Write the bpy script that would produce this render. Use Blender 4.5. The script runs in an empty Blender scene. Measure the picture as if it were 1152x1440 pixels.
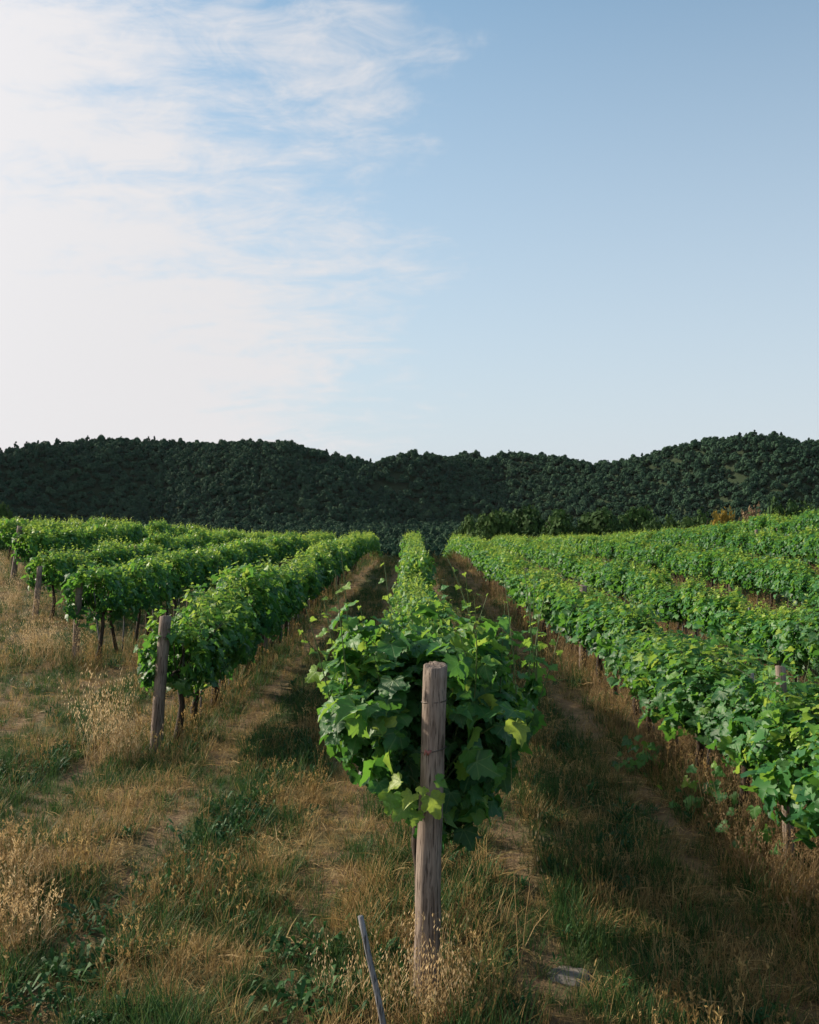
import bpy, math, random
import numpy as np
from mathutils import Vector

SC = bpy.context.scene
COL = SC.collection
R = math.radians
SEED = 7
rng = np.random.default_rng(SEED)

# ------------------------------------------------------------------ camera
F = 1400.0            # focal length in photograph pixels (1152 x 1440)
VPX, HZY = 580.0, 720.0
CAMZ = 2.5
cam_d = bpy.data.cameras.new('camera')
cam_d.sensor_fit = 'VERTICAL'; cam_d.sensor_height = 36.0; cam_d.lens = 35.0
cam_d.clip_start = 0.05; cam_d.clip_end = 6000.0
cam = bpy.data.objects.new('camera', cam_d); COL.objects.link(cam)
cam.location = (0, 0, CAMZ); cam.rotation_euler = (R(90), 0, R(0.16))
SC.camera = cam

# ------------------------------------------------------------------ sky and sun
SUN_AZ, SUN_EL = -66.0, 26.0      # azimuth from the rows' direction (+Y), towards -X
sun_dir = Vector((math.sin(R(SUN_AZ)) * math.cos(R(SUN_EL)), math.cos(R(SUN_AZ)) * math.cos(R(SUN_EL)), math.sin(R(SUN_EL))))
W = bpy.data.worlds.new('World'); SC.world = W; W.use_nodes = True
nt = W.node_tree; nt.nodes.clear()
def N(t, kind, **kw):
    n = t.nodes.new(kind)
    for k, v in kw.items():
        if k.startswith('_'): setattr(n, k[1:], v)
        else: n.inputs[k.replace('__', ' ')].default_value = v
    return n
def mth(t, op, a, b=None, c=None, clamp=False):
    n = t.nodes.new('ShaderNodeMath'); n.operation = op; n.use_clamp = clamp
    for i, v in enumerate((a, b, c)):
        if v is None: continue
        if isinstance(v, (int, float)): n.inputs[i].default_value = v
        else: t.links.new(v, n.inputs[i])
    return n.outputs[0]
def ramp(t, fac, stops, interp='LINEAR'):
    n = t.nodes.new('ShaderNodeValToRGB'); n.color_ramp.interpolation = interp
    e = n.color_ramp.elements
    while len(e) < len(stops): e.new(0.5)
    for i, (p, c) in enumerate(stops):
        e[i].position = p
        e[i].color = (*c, 1) if len(c) == 3 else c
    t.links.new(fac, n.inputs[0]); return n.outputs[0]
def mix(t, fac, a, b, blend='MIX'):
    n = t.nodes.new('ShaderNodeMix'); n.data_type = 'RGBA'; n.blend_type = blend
    for s, v in ((0, fac), (6, a), (7, b)):
        if isinstance(v, (int, float)): n.inputs[s].default_value = v
        elif isinstance(v, tuple): n.inputs[s].default_value = (*v, 1)
        else: t.links.new(v, n.inputs[s])
    return n.outputs[2]
def maprange(t, v, a, b, c=0.0, d=1.0, smooth=True):
    n = t.nodes.new('ShaderNodeMapRange'); n.interpolation_type = 'SMOOTHSTEP' if smooth else 'LINEAR'
    t.links.new(v, n.inputs[0])
    for i, x in enumerate((a, b, c, d)): n.inputs[i + 1].default_value = x
    return n.outputs[0]
sky = N(nt, 'ShaderNodeTexSky', _sky_type='NISHITA', _sun_disc=False)
sky.sun_elevation = R(SUN_EL); sky.sun_rotation = R(SUN_AZ); sky.altitude = 300; sky.air_density = 1.0; sky.dust_density = 0.15; sky.ozone_density = 1.0
tc = N(nt, 'ShaderNodeTexCoord')
sep = N(nt, 'ShaderNodeSeparateXYZ'); nt.links.new(tc.outputs['Generated'], sep.inputs[0])
# thin high cloud: noise on a plane far overhead
zz = mth(nt, 'ADD', mth(nt, 'MAXIMUM', sep.outputs[2], 0.0), 0.28)
cx = mth(nt, 'DIVIDE', sep.outputs[0], zz); cy = mth(nt, 'DIVIDE', sep.outputs[1], zz)
comb = N(nt, 'ShaderNodeCombineXYZ'); nt.links.new(cx, comb.inputs[0]); nt.links.new(cy, comb.inputs[1])
def cloud_noise(rot, scl, loc, **kw):
    mp = N(nt, 'ShaderNodeMapping'); mp.inputs['Rotation'].default_value = (0, 0, R(rot)); mp.inputs['Scale'].default_value = scl; mp.inputs['Location'].default_value = loc
    nt.links.new(comb.outputs[0], mp.inputs[0]); nz = N(nt, 'ShaderNodeTexNoise', **kw); nt.links.new(mp.outputs[0], nz.inputs['Vector']); return nz.outputs[0]
n_big = cloud_noise(0, (1, 1, 1), (2.3, 0.7, 0), Scale=1.6, Detail=3.0, Roughness=0.5, Distortion=0.3)
n_str = cloud_noise(32, (0.9, 2.2, 1), (1.4, 4.2, 0), Scale=3.2, Detail=9.0, Roughness=0.62, Distortion=0.9)
n_fin = cloud_noise(20, (1.0, 1.3, 1), (5.1, 0.2, 0), Scale=9.0, Detail=6.0, Roughness=0.65, Distortion=0.6)
west = maprange(nt, cx, 0.24, -0.85, -0.31, 0.34, False)        # cloud thickens towards the west
cl = mth(nt, 'ADD', mth(nt, 'ADD', mth(nt, 'MULTIPLY', n_big, 0.44), mth(nt, 'MULTIPLY', n_str, 0.50)), mth(nt, 'ADD', mth(nt, 'MULTIPLY', n_fin, 0.40), west))
cover = mth(nt, 'MULTIPLY', maprange(nt, cl, 0.50, 0.82), 0.95)
# forward scattering makes cloud near the sun brighter
dt = N(nt, 'ShaderNodeVectorMath', _operation='DOT_PRODUCT'); nt.links.new(tc.outputs['Generated'], dt.inputs[0]); dt.inputs[1].default_value = sun_dir
ph = mth(nt, 'POWER', mth(nt, 'MAXIMUM', dt.outputs['Value'], 0.0), 7.0)
clb = mth(nt, 'ADD', mth(nt, 'MULTIPLY', ph, 3.5), 5.75)
cc = N(nt, 'ShaderNodeVectorMath', _operation='SCALE'); cc.inputs[0].default_value = (1.0, 0.975, 0.985); nt.links.new(clb, cc.inputs['Scale'])
tin = N(nt, 'ShaderNodeVectorMath', _operation='MULTIPLY'); nt.links.new(sky.outputs[0], tin.inputs[0]); tin.inputs[1].default_value = (0.86, 1.22, 1.20)
veil = maprange(nt, sep.outputs[2], 0.0, 0.50, 1.0, 0.16, False)      # pale haze low down
skc = mix(nt, veil, tin.outputs[0], (4.6, 4.85, 5.35))
skm = mix(nt, cover, skc, cc.outputs[0])
bg = N(nt, 'ShaderNodeBackground', Strength=0.085); nt.links.new(skm, bg.inputs[0])
wo = N(nt, 'ShaderNodeOutputWorld'); nt.links.new(bg.outputs[0], wo.inputs[0])
sl = bpy.data.lights.new('sun', 'SUN'); sl.energy = 5.0; sl.angle = R(1.5); sl.color = (1.0, 0.86, 0.68)
so = bpy.data.objects.new('sun', sl); COL.objects.link(so); so.rotation_euler = (-sun_dir).to_track_quat('-Z', 'Y').to_euler(); so.location = (-30, 40, 40)
SC.view_settings.view_transform = 'Standard'; SC.view_settings.look = 'None'
SC.view_settings.exposure = 0.72; SC.view_settings.gamma = 1.0
try: SC.cycles.max_bounces = 6; SC.cycles.transparent_max_bounces = 4; SC.cycles.diffuse_bounces = 3; SC.cycles.glossy_bounces = 2; SC.cycles.transmission_bounces = 4
except Exception: pass

# ------------------------------------------------------------------ helpers
def sst(a, b, x):
    t = np.clip((np.asarray(x, float) - a) / (b - a), 0, 1); return t * t * (3 - 2 * t)
_ph = np.random.default_rng(3).uniform(0, 6.28, (24, 2)); _an = np.random.default_rng(4).uniform(0, 6.28, 24)
def vnoise(x, y, wl, k=6, o=0):
    """cheap smooth noise, about -1..1, of the given wavelength"""
    s = 0
    for i in range(k):
        a = _an[(i + o) % 24]; f = 6.28 / wl * (0.7 + 0.13 * i)
        s = s + np.sin((x * math.cos(a) + y * math.sin(a)) * f + _ph[(i + o) % 24, 0])
    return s / k * 1.7
def ground_z(x, y):
    x = np.asarray(x, float); y = np.asarray(y, float)
    z = 1.5 * sst(5, 17, x) * (1 - sst(30, 60, y)) + 0.68 * sst(5, 13, -x) * (1 - sst(36, 70, y))
    z = z - 0.14 * sst(2, 4.5, x) * (1 - sst(6, 9.5, x)) * sst(8, 13, y) * (1 - sst(30, 55, y))
    z = z - 0.30 * sst(38, 62, y) - 7.5 * sst(58, 104, y) - 3.0 * sst(120, 420, y)
    z = z + (0.028 * vnoise(x, y, 1.9) + 0.035 * vnoise(x, y, 5.0, o=5)) * (1 + 2 * sst(40, 150, y))
    z = z + 0.8 * vnoise(x, y, 60, o=9) * sst(110, 200, y)
    return z
def gz(x, y): return float(ground_z(x, y))
def px(X, Y, D):
    """a photograph pixel at a depth that comes from the ground or post it touches"""
    return ((X - VPX) / F * D, D, CAMZ - (Y - HZY) / F * D)

def new_obj(name, me, mat=None, parent=None, loc=None, rot=None, scale=None):
    o = bpy.data.objects.new(name, me); COL.objects.link(o)
    if mat is not None and me is not None and not me.materials: me.materials.append(mat)
    if parent is not None: o.parent = parent
    if loc is not None: o.location = loc
    if rot is not None: o.rotation_euler = rot
    if scale is not None: o.scale = scale if hasattr(scale, '__len__') else (scale,) * 3
    return o
def tag(o, label=None, cat=None, group=None, kind=None):
    if label: o['label'] = label
    if cat: o['category'] = cat
    if group: o['group'] = group
    if kind: o['kind'] = kind
    return o
def thing(name, label, cat, loc, group=None, rz=0.0, scale=None):
    o = bpy.data.objects.new(name, None); COL.objects.link(o); o.empty_display_size = 0.1
    o.location = loc; o.rotation_euler = (0, 0, rz)
    if scale is not None: o.scale = scale
    return tag(o, label, cat, group)
def tri_mesh(name, V, Fc, mat=None, tint=None, uv=None, smooth=True):
    """V (n,3), Fc (m,3|4) arrays"""
    V = np.asarray(V, np.float32); Fc = np.asarray(Fc, np.int32); k = Fc.shape[1]
    me = bpy.data.meshes.new(name)
    me.vertices.add(len(V)); me.vertices.foreach_set('co', V.ravel())
    me.loops.add(Fc.size); me.loops.foreach_set('vertex_index', Fc.ravel())
    me.polygons.add(len(Fc)); me.polygons.foreach_set('loop_start', np.arange(0, Fc.size, k, dtype=np.int32))
    me.polygons.foreach_set('use_smooth', np.full(len(Fc), smooth, bool))
    if tint is not None:
        a = me.attributes.new('tint', 'FLOAT', 'POINT'); a.data.foreach_set('value', np.asarray(tint, np.float32))
    if uv is not None:
        l = me.uv_layers.new(name='leaf'); l.data.foreach_set('uv', np.asarray(uv, np.float32)[Fc.ravel()].ravel())
    me.update(calc_edges=True)
    if mat is not None: me.materials.append(mat)
    return me
class MB:
    """collects triangles / quads of one mesh"""
    def __init__(s): s.v = []; s.f = []; s.n = 0; s.t = []
    def add(s, V, Fc, tint=0.5):
        V = np.asarray(V, float); s.v.append(V); s.t.append(np.full(len(V), tint))
        for f in Fc: s.f.append(tuple(int(i) + s.n for i in f))
        s.n += len(V)
    def tube(s, pts, rad, seg=6, tint=0.5, cap=True):
        P = np.asarray(pts, float); n = len(P); rad = np.broadcast_to(np.asarray(rad, float), (n,))
        T = np.gradient(P, axis=0); T /= np.linalg.norm(T, axis=1)[:, None] + 1e-9
        ref = np.array([1.0, 0, 0]) if abs(T[0, 0]) < 0.8 else np.array([0, 1.0, 0])
        V = []
        for i in range(n):
            a = np.cross(T[i], ref); a /= np.linalg.norm(a) + 1e-9; b = np.cross(T[i], a)
            for k in range(seg):
                w = 2 * math.pi * k / seg
                V.append(P[i] + rad[i] * (a * math.cos(w) + b * math.sin(w)))
        Fc = []
        for i in range(n - 1):
            for k in range(seg):
                k2 = (k + 1) % seg
                Fc.append((i * seg + k, i * seg + k2, (i + 1) * seg + k2, (i + 1) * seg + k))
        if cap: Fc.append(tuple(range(seg))[::-1]); Fc.append(tuple((n - 1) * seg + k for k in range(seg)))
        s.add(V, Fc, tint)
    def mesh(s, name, mat=None, smooth=True):
        me = bpy.data.meshes.new(name); V = np.concatenate(s.v)
        me.from_pydata(V.tolist(), [], s.f)
        a = me.attributes.new('tint', 'FLOAT', 'POINT'); a.data.foreach_set('value', np.concatenate(s.t).astype(np.float32))
        me.polygons.foreach_set('use_smooth', np.full(len(me.polygons), smooth, bool)); me.update()
        if mat is not None: me.materials.append(mat)
        return me

# ------------------------------------------------------------------ materials
def new_mat(name):
    m = bpy.data.materials.new(name); m.use_nodes = True; t = m.node_tree; t.nodes.clear()
    out = t.nodes.new('ShaderNodeOutputMaterial'); return m, t, out
def principled(t, out, col, rough=0.6, spec=0.4, bump=None, bstr=0.3, bdist=0.01, link=True):
    p = t.nodes.new('ShaderNodeBsdfPrincipled')
    if isinstance(col, tuple): p.inputs['Base Color'].default_value = (*col, 1)
    else: t.links.new(col, p.inputs['Base Color'])
    if isinstance(rough, (int, float)): p.inputs['Roughness'].default_value = rough
    else: t.links.new(rough, p.inputs['Roughness'])
    p.inputs['Specular IOR Level'].default_value = spec
    if bump is not None:
        b = t.nodes.new('ShaderNodeBump'); b.inputs['Strength'].default_value = bstr; b.inputs['Distance'].default_value = bdist
        t.links.new(bump, b.inputs['Height']); t.links.new(b.outputs[0], p.inputs['Normal'])
    if link: t.links.new(p.outputs[0], out.inputs[0])
    return p
def noise(t, scale, detail=4, rough=0.55, vec=None, dist=0.0):
    n = N(t, 'ShaderNodeTexNoise', Scale=scale, Detail=float(detail), Roughness=rough, Distortion=dist)
    if vec is not None: t.links.new(vec, n.inputs['Vector'])
    return n.outputs[0]
def coords(t, which='Object', scale=None):
    c = t.nodes.new('ShaderNodeTexCoord').outputs[which]
    if scale is None: return c
    m = t.nodes.new('ShaderNodeMapping'); m.inputs['Scale'].default_value = scale; t.links.new(c, m.inputs[0]); return m.outputs[0]
def attr(t, name): return N(t, 'ShaderNodeAttribute', _attribute_name=name).outputs['Fac']
def orand(t): return t.nodes.new('ShaderNodeObjectInfo').outputs['Random']

def leaf_material(name, per_object, veins=True, shift=0.0):
    m, t, out = new_mat(name)
    v = attr(t, 'tint') if not per_object else mth(t, 'ADD', mth(t, 'MULTIPLY', orand(t), 0.55), mth(t, 'MULTIPLY', attr(t, 'tint'), 0.45))
    if not per_object:
        v = mth(t, 'ADD', v, mth(t, 'MULTIPLY', mth(t, 'SUBTRACT', orand(t), 0.5), 0.18))
    if shift: v = mth(t, 'ADD', v, shift)
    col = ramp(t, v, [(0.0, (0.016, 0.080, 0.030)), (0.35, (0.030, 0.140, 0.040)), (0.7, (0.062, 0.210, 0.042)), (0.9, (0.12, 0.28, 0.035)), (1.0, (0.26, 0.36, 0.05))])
    trc = ramp(t, v, [(0.0, (0.06, 0.20, 0.03)), (0.5, (0.15, 0.36, 0.04)), (1.0, (0.40, 0.54, 0.08))])
    geo = t.nodes.new('ShaderNodeNewGeometry')
    col = mix(t, mth(t, 'MULTIPLY', geo.outputs['Backfacing'], 0.40), col, (0.085, 0.155, 0.07))       # leaves are paler underneath
    bumpv = None
    if veins:
        uv = t.nodes.new('ShaderNodeUVMap'); uv.uv_map = 'leaf'
        s = t.nodes.new('ShaderNodeSeparateXYZ'); t.links.new(uv.outputs[0], s.inputs[0])
        ax = mth(t, 'ABSOLUTE', s.outputs[0]); ay = s.outputs[1]
        d = ax
        for ang in (48, 98, 140):
            cx_, sx_ = math.cos(R(ang)), math.sin(R(ang))
            di = mth(t, 'ABSOLUTE', mth(t, 'SUBTRACT', mth(t, 'MULTIPLY', ax, cx_), mth(t, 'MULTIPLY', ay, sx_)))
            d = mth(t, 'MINIMUM', d, di)
        vm = maprange(t, d, 0.008, 0.030, 1.0, 0.0)
        col = mix(t, mth(t, 'MULTIPLY', vm, 0.6), col, (0.15, 0.26, 0.09))
        n1 = noise(t, 9.0, 3, vec=uv.outputs[0])
        col = mix(t, maprange(t, n1, 0.35, 0.7, 0.0, 0.4), col, (0.02, 0.075, 0.02))
        bumpv = mth(t, 'ADD', mth(t, 'MULTIPLY', vm, -0.8), n1)
    p = principled(t, out, col, 0.50, 0.38, bumpv, 0.35, 0.006, link=False)
    tr = t.nodes.new('ShaderNodeBsdfTranslucent'); t.links.new(trc, tr.inputs[0])
    ms = t.nodes.new('ShaderNodeMixShader'); ms.inputs[0].default_value = 0.40
    t.links.new(p.outputs[0], ms.inputs[1]); t.links.new(tr.outputs[0], ms.inputs[2]); t.links.new(ms.outputs[0], out.inputs[0])
    return m
def blade_material(name, stops, trans=0.38, rough=0.6):
    m, t, out = new_mat(name)
    v = mth(t, 'ADD', mth(t, 'MULTIPLY', orand(t), 0.5), mth(t, 'MULTIPLY', attr(t, 'tint'), 0.5))
    col = ramp(t, v, stops)
    p = principled(t, out, col, rough, 0.15, link=False)
    tr = t.nodes.new('ShaderNodeBsdfTranslucent'); t.links.new(col, tr.inputs[0])
    ms = t.nodes.new('ShaderNodeMixShader'); ms.inputs[0].default_value = trans
    t.links.new(p.outputs[0], ms.inputs[1]); t.links.new(tr.outputs[0], ms.inputs[2]); t.links.new(ms.outputs[0], out.inputs[0])
    return m
def tree_material(name, stops, trans=0.2, rough=0.8):
    return blade_material(name, stops, trans, rough)
M_LEAF = leaf_material('vine_leaf', True)
M_FOL = leaf_material('vine_foliage', False)
M_FAR = leaf_material('vine_foliage_far', False, veins=False, shift=0.14)
M_MIDL = leaf_material('vine_foliage_mid', False, veins=False, shift=0.06)
M_GREEN = blade_material('green_grass', [(0.0, (0.018, 0.056, 0.020)), (0.5, (0.036, 0.092, 0.026)), (1.0, (0.11, 0.145, 0.042))])
M_STRAW = blade_material('dry_grass', [(0.0, (0.12, 0.078, 0.030)), (0.4, (0.28, 0.190, 0.075)), (0.75, (0.47, 0.34, 0.150)), (1.0, (0.14, 0.15, 0.045))])
M_RED = blade_material('russet_grass', [(0.0, (0.13, 0.088, 0.046)), (0.5, (0.26, 0.180, 0.094)), (1.0, (0.36, 0.265, 0.145))])
M_OAT = blade_material('oat_straw', [(0.0, (0.30, 0.20, 0.09)), (0.5, (0.50, 0.36, 0.18)), (1.0, (0.66, 0.53, 0.33))], 0.4)
M_WEED = blade_material('weed_leaf', [(0.0, (0.014, 0.055, 0.020)), (0.6, (0.028, 0.090, 0.026)), (1.0, (0.055, 0.13, 0.03))], 0.25)
M_OAK = tree_material('oak_leaves', [(0.0, (0.012, 0.036, 0.022)), (0.5, (0.028, 0.070, 0.040)), (1.0, (0.062, 0.115, 0.060))], 0.04, 0.9)
M_PINE = tree_material('pine_needles', [(0.0, (0.022, 0.056, 0.040)), (1.0, (0.036, 0.078, 0.050))], 0.03, 0.9)
M_BUSH = tree_material('bush_leaves', [(0.0, (0.020, 0.048, 0.014)), (0.5, (0.036, 0.080, 0.020)), (1.0, (0.070, 0.12, 0.03))], 0.2)
M_YEL = tree_material('yellow_leaves', [(0.0, (0.13, 0.10, 0.018)), (0.5, (0.24, 0.17, 0.028)), (1.0, (0.08, 0.11, 0.03))], 0.25)
M_PINK = tree_material('faded_leaves', [(0.0, (0.12, 0.085, 0.045)), (0.6, (0.20, 0.145, 0.085)), (1.0, (0.08, 0.09, 0.04))], 0.2)

def wood_material(name, base, dark, light):
    m, t, out = new_mat(name)
    v1 = coords(t, 'Object', (60, 60, 4.5)); v2 = coords(t, 'Object', (130, 130, 7.0)); v3 = coords(t, 'Object', (6, 6, 3))
    a = noise(t, 1.0, 5, 0.65, v1, 0.6); b = noise(t, 1.0, 3, 0.6, v2, 0.3); c = noise(t, 1.0, 4, 0.6, v3)
    col = mix(t, maprange(t, a, 0.35, 0.65), dark, base)
    col = mix(t, maprange(t, c, 0.45, 0.75, 0, 0.75), col, light)
    crack = maprange(t, b, 0.34, 0.44, 1.0, 0.0)
    col = mix(t, mth(t, 'MULTIPLY', crack, 0.8), col, tuple(x * 0.25 for x in dark))
    h = mth(t, 'SUBTRACT', mth(t, 'MULTIPLY', a, 0.5), mth(t, 'MULTIPLY', crack, 0.8))
    principled(t, out, col, 0.85, 0.2, h, 0.9, 0.012); return m
M_WOOD = wood_material('weathered_wood', (0.25, 0.20, 0.165), (0.125, 0.096, 0.078), (0.32, 0.27, 0.23))
M_GREYWOOD = wood_material('grey_stick', (0.21, 0.215, 0.23), (0.12, 0.12, 0.125), (0.28, 0.285, 0.30))
M_BARK = wood_material('vine_bark', (0.075, 0.056, 0.042), (0.030, 0.022, 0.017), (0.12, 0.095, 0.075))
def plain(name, c, rough=0.6, spec=0.4, metal=0.0, nscale=30):
    m, t, out = new_mat(name); n = noise(t, nscale, 4, vec=coords(t))
    col = mix(t, maprange(t, n, 0.3, 0.7, 0, 0.7), c, tuple(x * 0.5 for x in c))
    p = principled(t, out, col, rough, spec, n, 0.4, 0.004); p.inputs['Metallic'].default_value = metal; return m
M_CANE = plain('green_cane', (0.07, 0.12, 0.03)); M_WIRE = plain('rusty_wire', (0.09, 0.075, 0.065), 0.55, 0.5, 0.6)
M_CLAY = plain('red_clay', (0.32, 0.10, 0.05), 0.85, 0.2); M_STONE = plain('pale_stone', (0.19, 0.17, 0.15), 0.9, 0.2, nscale=14); M_PINKTIE = plain('faded_red_tie', (0.30, 0.11, 0.09))

# ground
def ground_material():
    m, t, out = new_mat('vineyard_ground')
    c = coords(t, 'Object'); s = t.nodes.new('ShaderNodeSeparateXYZ'); t.links.new(c, s.inputs[0])
    n1 = noise(t, 0.9, 6, 0.6, c); n2 = noise(t, 9.0, 6, 0.65, c); n3 = noise(t, 60.0, 4, 0.6, c)
    soil = mix(t, n2, (0.105, 0.068, 0.044), (0.20, 0.138, 0.088))
    straw = mix(t, n3, (0.13, 0.095, 0.05), (0.27, 0.20, 0.11))
    col = mix(t, maprange(t, mth(t, 'ADD', n2, mth(t, 'MULTIPLY', n3, 0.4)), 0.55, 0.85), soil, straw)
    green = mix(t, n2, (0.030, 0.052, 0.016), (0.065, 0.085, 0.030))
    # a grass strip down the middle of each alley between bare wheel tracks
    u = mth(t, 'ABSOLUTE', mth(t, 'SUBTRACT', mth(t, 'FLOORED_MODULO', mth(t, 'SUBTRACT', s.outputs[0], 0.05), 2.62), 1.31))
    strip = maprange(t, mth(t, 'ADD', u, mth(t, 'MULTIPLY', mth(t, 'SUBTRACT', n1, 0.5), 0.9)), 0.35, 0.62, 1.0, 0.0)
    col = mix(t, mth(t, 'MULTIPLY', strip, 0.8), col, green)
    col = mix(t, maprange(t, n1, 0.48, 0.66, 0.0, 0.6), col, green)
    far = maprange(t, s.outputs[1], 75, 110)
    col = mix(t, far, col, (0.03, 0.05, 0.02))
    h = mth(t, 'ADD', n2, mth(t, 'MULTIPLY', n3, 0.5))
    principled(t, out, col, 0.95, 0.1, h, 0.8, 0.05); return m
M_GROUND = ground_material()
m, t, out = new_mat('forest_floor'); n_ = noise(t, 0.05, 5, vec=coords(t)); principled(t, out, mix(t, n_, (0.018, 0.034, 0.016), (0.032, 0.045, 0.024)), 0.95, 0.1); M_FLOOR = m

# ------------------------------------------------------------------ ground and hills
def axis(fine_a, fine_b, step, ends, grow=1.09):
    v = list(np.arange(fine_a, fine_b + 1e-6, step)); st = step
    while v[-1] < ends[1]: st *= grow; v.append(v[-1] + st)
    st = step
    while v[0] > ends[0]: st *= grow; v.insert(0, v[0] - st)
    return np.array(v)
def sheet(name, xs, ys, zf, mat):
    X, Y = np.meshgrid(xs, ys); Z = zf(X, Y); nx, ny = len(xs), len(ys)
    V = np.stack([X.ravel(), Y.ravel(), Z.ravel()], 1)
    i = np.arange(nx - 1)[None, :] + np.arange(ny - 1)[:, None] * nx; i = i.ravel()
    return tri_mesh(name, V, np.stack([i, i + 1, i + nx + 1, i + nx], 1), mat)
g = new_obj('ground', sheet('ground', axis(-7, 7, 0.16, (-1100, 1100)), axis(3, 16, 0.16, (-240, 1300)), ground_z, M_GROUND)); tag(g, kind='structure')

RID = np.array([(-900, 640), (-500, 622), (-200, 642), (0, 634), (60, 622), (140, 615), (220, 619), (300, 620), (400, 618), (450, 633), (520, 648), (560, 651), (600, 646), (650, 637), (690, 633), (740, 635), (790, 643), (830, 650), (880, 646), (940, 628), (1000, 615), (1065, 609), (1120, 618), (1152, 625), (1300, 644), (1600, 618), (2100, 640)], float)
def ridge(x):
    """distance and height of the ridge above world x"""
    x = np.asarray(x, float); D = 690 + 60 * np.sin(x / 120.0 + 2.2) + 35 * np.sin(x / 47.0)
    y = np.interp(x / D * F + VPX, RID[:, 0], RID[:, 1])
    return D, CAMZ - (y - HZY) / F * D - 5.5
def hill_z(x, y):
    D, zr = ridge(x); dep = 98.0
    u = (y - (D - dep)) / dep
    front = sst(-0.12, 1.02, u) ** 0.9; back = 1 - 0.8 * sst(1.02, 2.2, u)
    fold = 5.2 * vnoise(x, y, 80, o=2) + 1.9 * vnoise(x, y, 36, o=11) + 5.2 * vnoise(x, y * 0.3, 110, o=15)
    amp = sst(0.0, 0.3, u) * (1 - sst(0.72, 0.98, u)) + 0.6 * sst(1.1, 1.5, u)
    return -13 + (zr + 13) * front * back + fold * amp
hl = new_obj('hills', sheet('hills', np.arange(-640, 641, 5.0), np.concatenate([np.arange(450, 560, 7.0), np.arange(560, 820, 4.0), np.arange(820, 1150, 10.0)]), hill_z, M_FLOOR)); tag(hl, kind='structure')

# ------------------------------------------------------------------ geometry-node scatter (only for uncountable stuff)
def scatter(name, pts, idx, rot, scl, templates, label=None, cat=None):
    """templates: list of meshes; one object of points that carries their instances"""
    tcol = bpy.data.collections.new(name + '_kinds')
    for i, me in enumerate(templates):
        o = bpy.data.objects.new('%s_kind_%02d' % (name, i), me); tcol.objects.link(o)
    me = bpy.data.meshes.new(name); P = np.asarray(pts, np.float32)
    me.vertices.add(len(P)); me.vertices.foreach_set('co', P.ravel())
    a = me.attributes.new('kind_index', 'INT', 'POINT'); a.data.foreach_set('value', np.asarray(idx, np.int32))
    a = me.attributes.new('turn', 'FLOAT_VECTOR', 'POINT'); a.data.foreach_set('vector', np.asarray(rot, np.float32).ravel())
    a = me.attributes.new('size', 'FLOAT_VECTOR', 'POINT'); a.data.foreach_set('vector', np.asarray(scl, np.float32).ravel())
    o = new_obj(name, me)
    ng = bpy.data.node_groups.new(name + '_scatter', 'GeometryNodeTree')
    ng.interface.new_socket('Geometry', in_out='INPUT', socket_type='NodeSocketGeometry'); ng.interface.new_socket('Geometry', in_out='OUTPUT', socket_type='NodeSocketGeometry')
    gi = ng.nodes.new('NodeGroupInput'); go = ng.nodes.new('NodeGroupOutput'); ip = ng.nodes.new('GeometryNodeInstanceOnPoints'); ci = ng.nodes.new('GeometryNodeCollectionInfo')
    ci.inputs['Collection'].default_value = tcol; ci.inputs['Separate Children'].default_value = True; ci.inputs['Reset Children'].default_value = True
    ip.inputs['Pick Instance'].default_value = True
    def na(nm, ty): n = ng.nodes.new('GeometryNodeInputNamedAttribute'); n.data_type = ty; n.inputs['Name'].default_value = nm; return n.outputs['Attribute']
    e2r = ng.nodes.new('FunctionNodeEulerToRotation')
    L = ng.links.new
    L(gi.outputs[0], ip.inputs['Points']); L(ci.outputs[0], ip.inputs['Instance']); L(na('kind_index', 'INT'), ip.inputs['Instance Index'])
    L(na('turn', 'FLOAT_VECTOR'), e2r.inputs[0]); L(e2r.outputs[0], ip.inputs['Rotation']); L(na('size', 'FLOAT_VECTOR'), ip.inputs['Scale']); L(ip.outputs[0], go.inputs[0])
    md = o.modifiers.new('scatter', 'NODES'); md.node_group = ng
    return tag(o, label, cat, kind='stuff')

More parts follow.
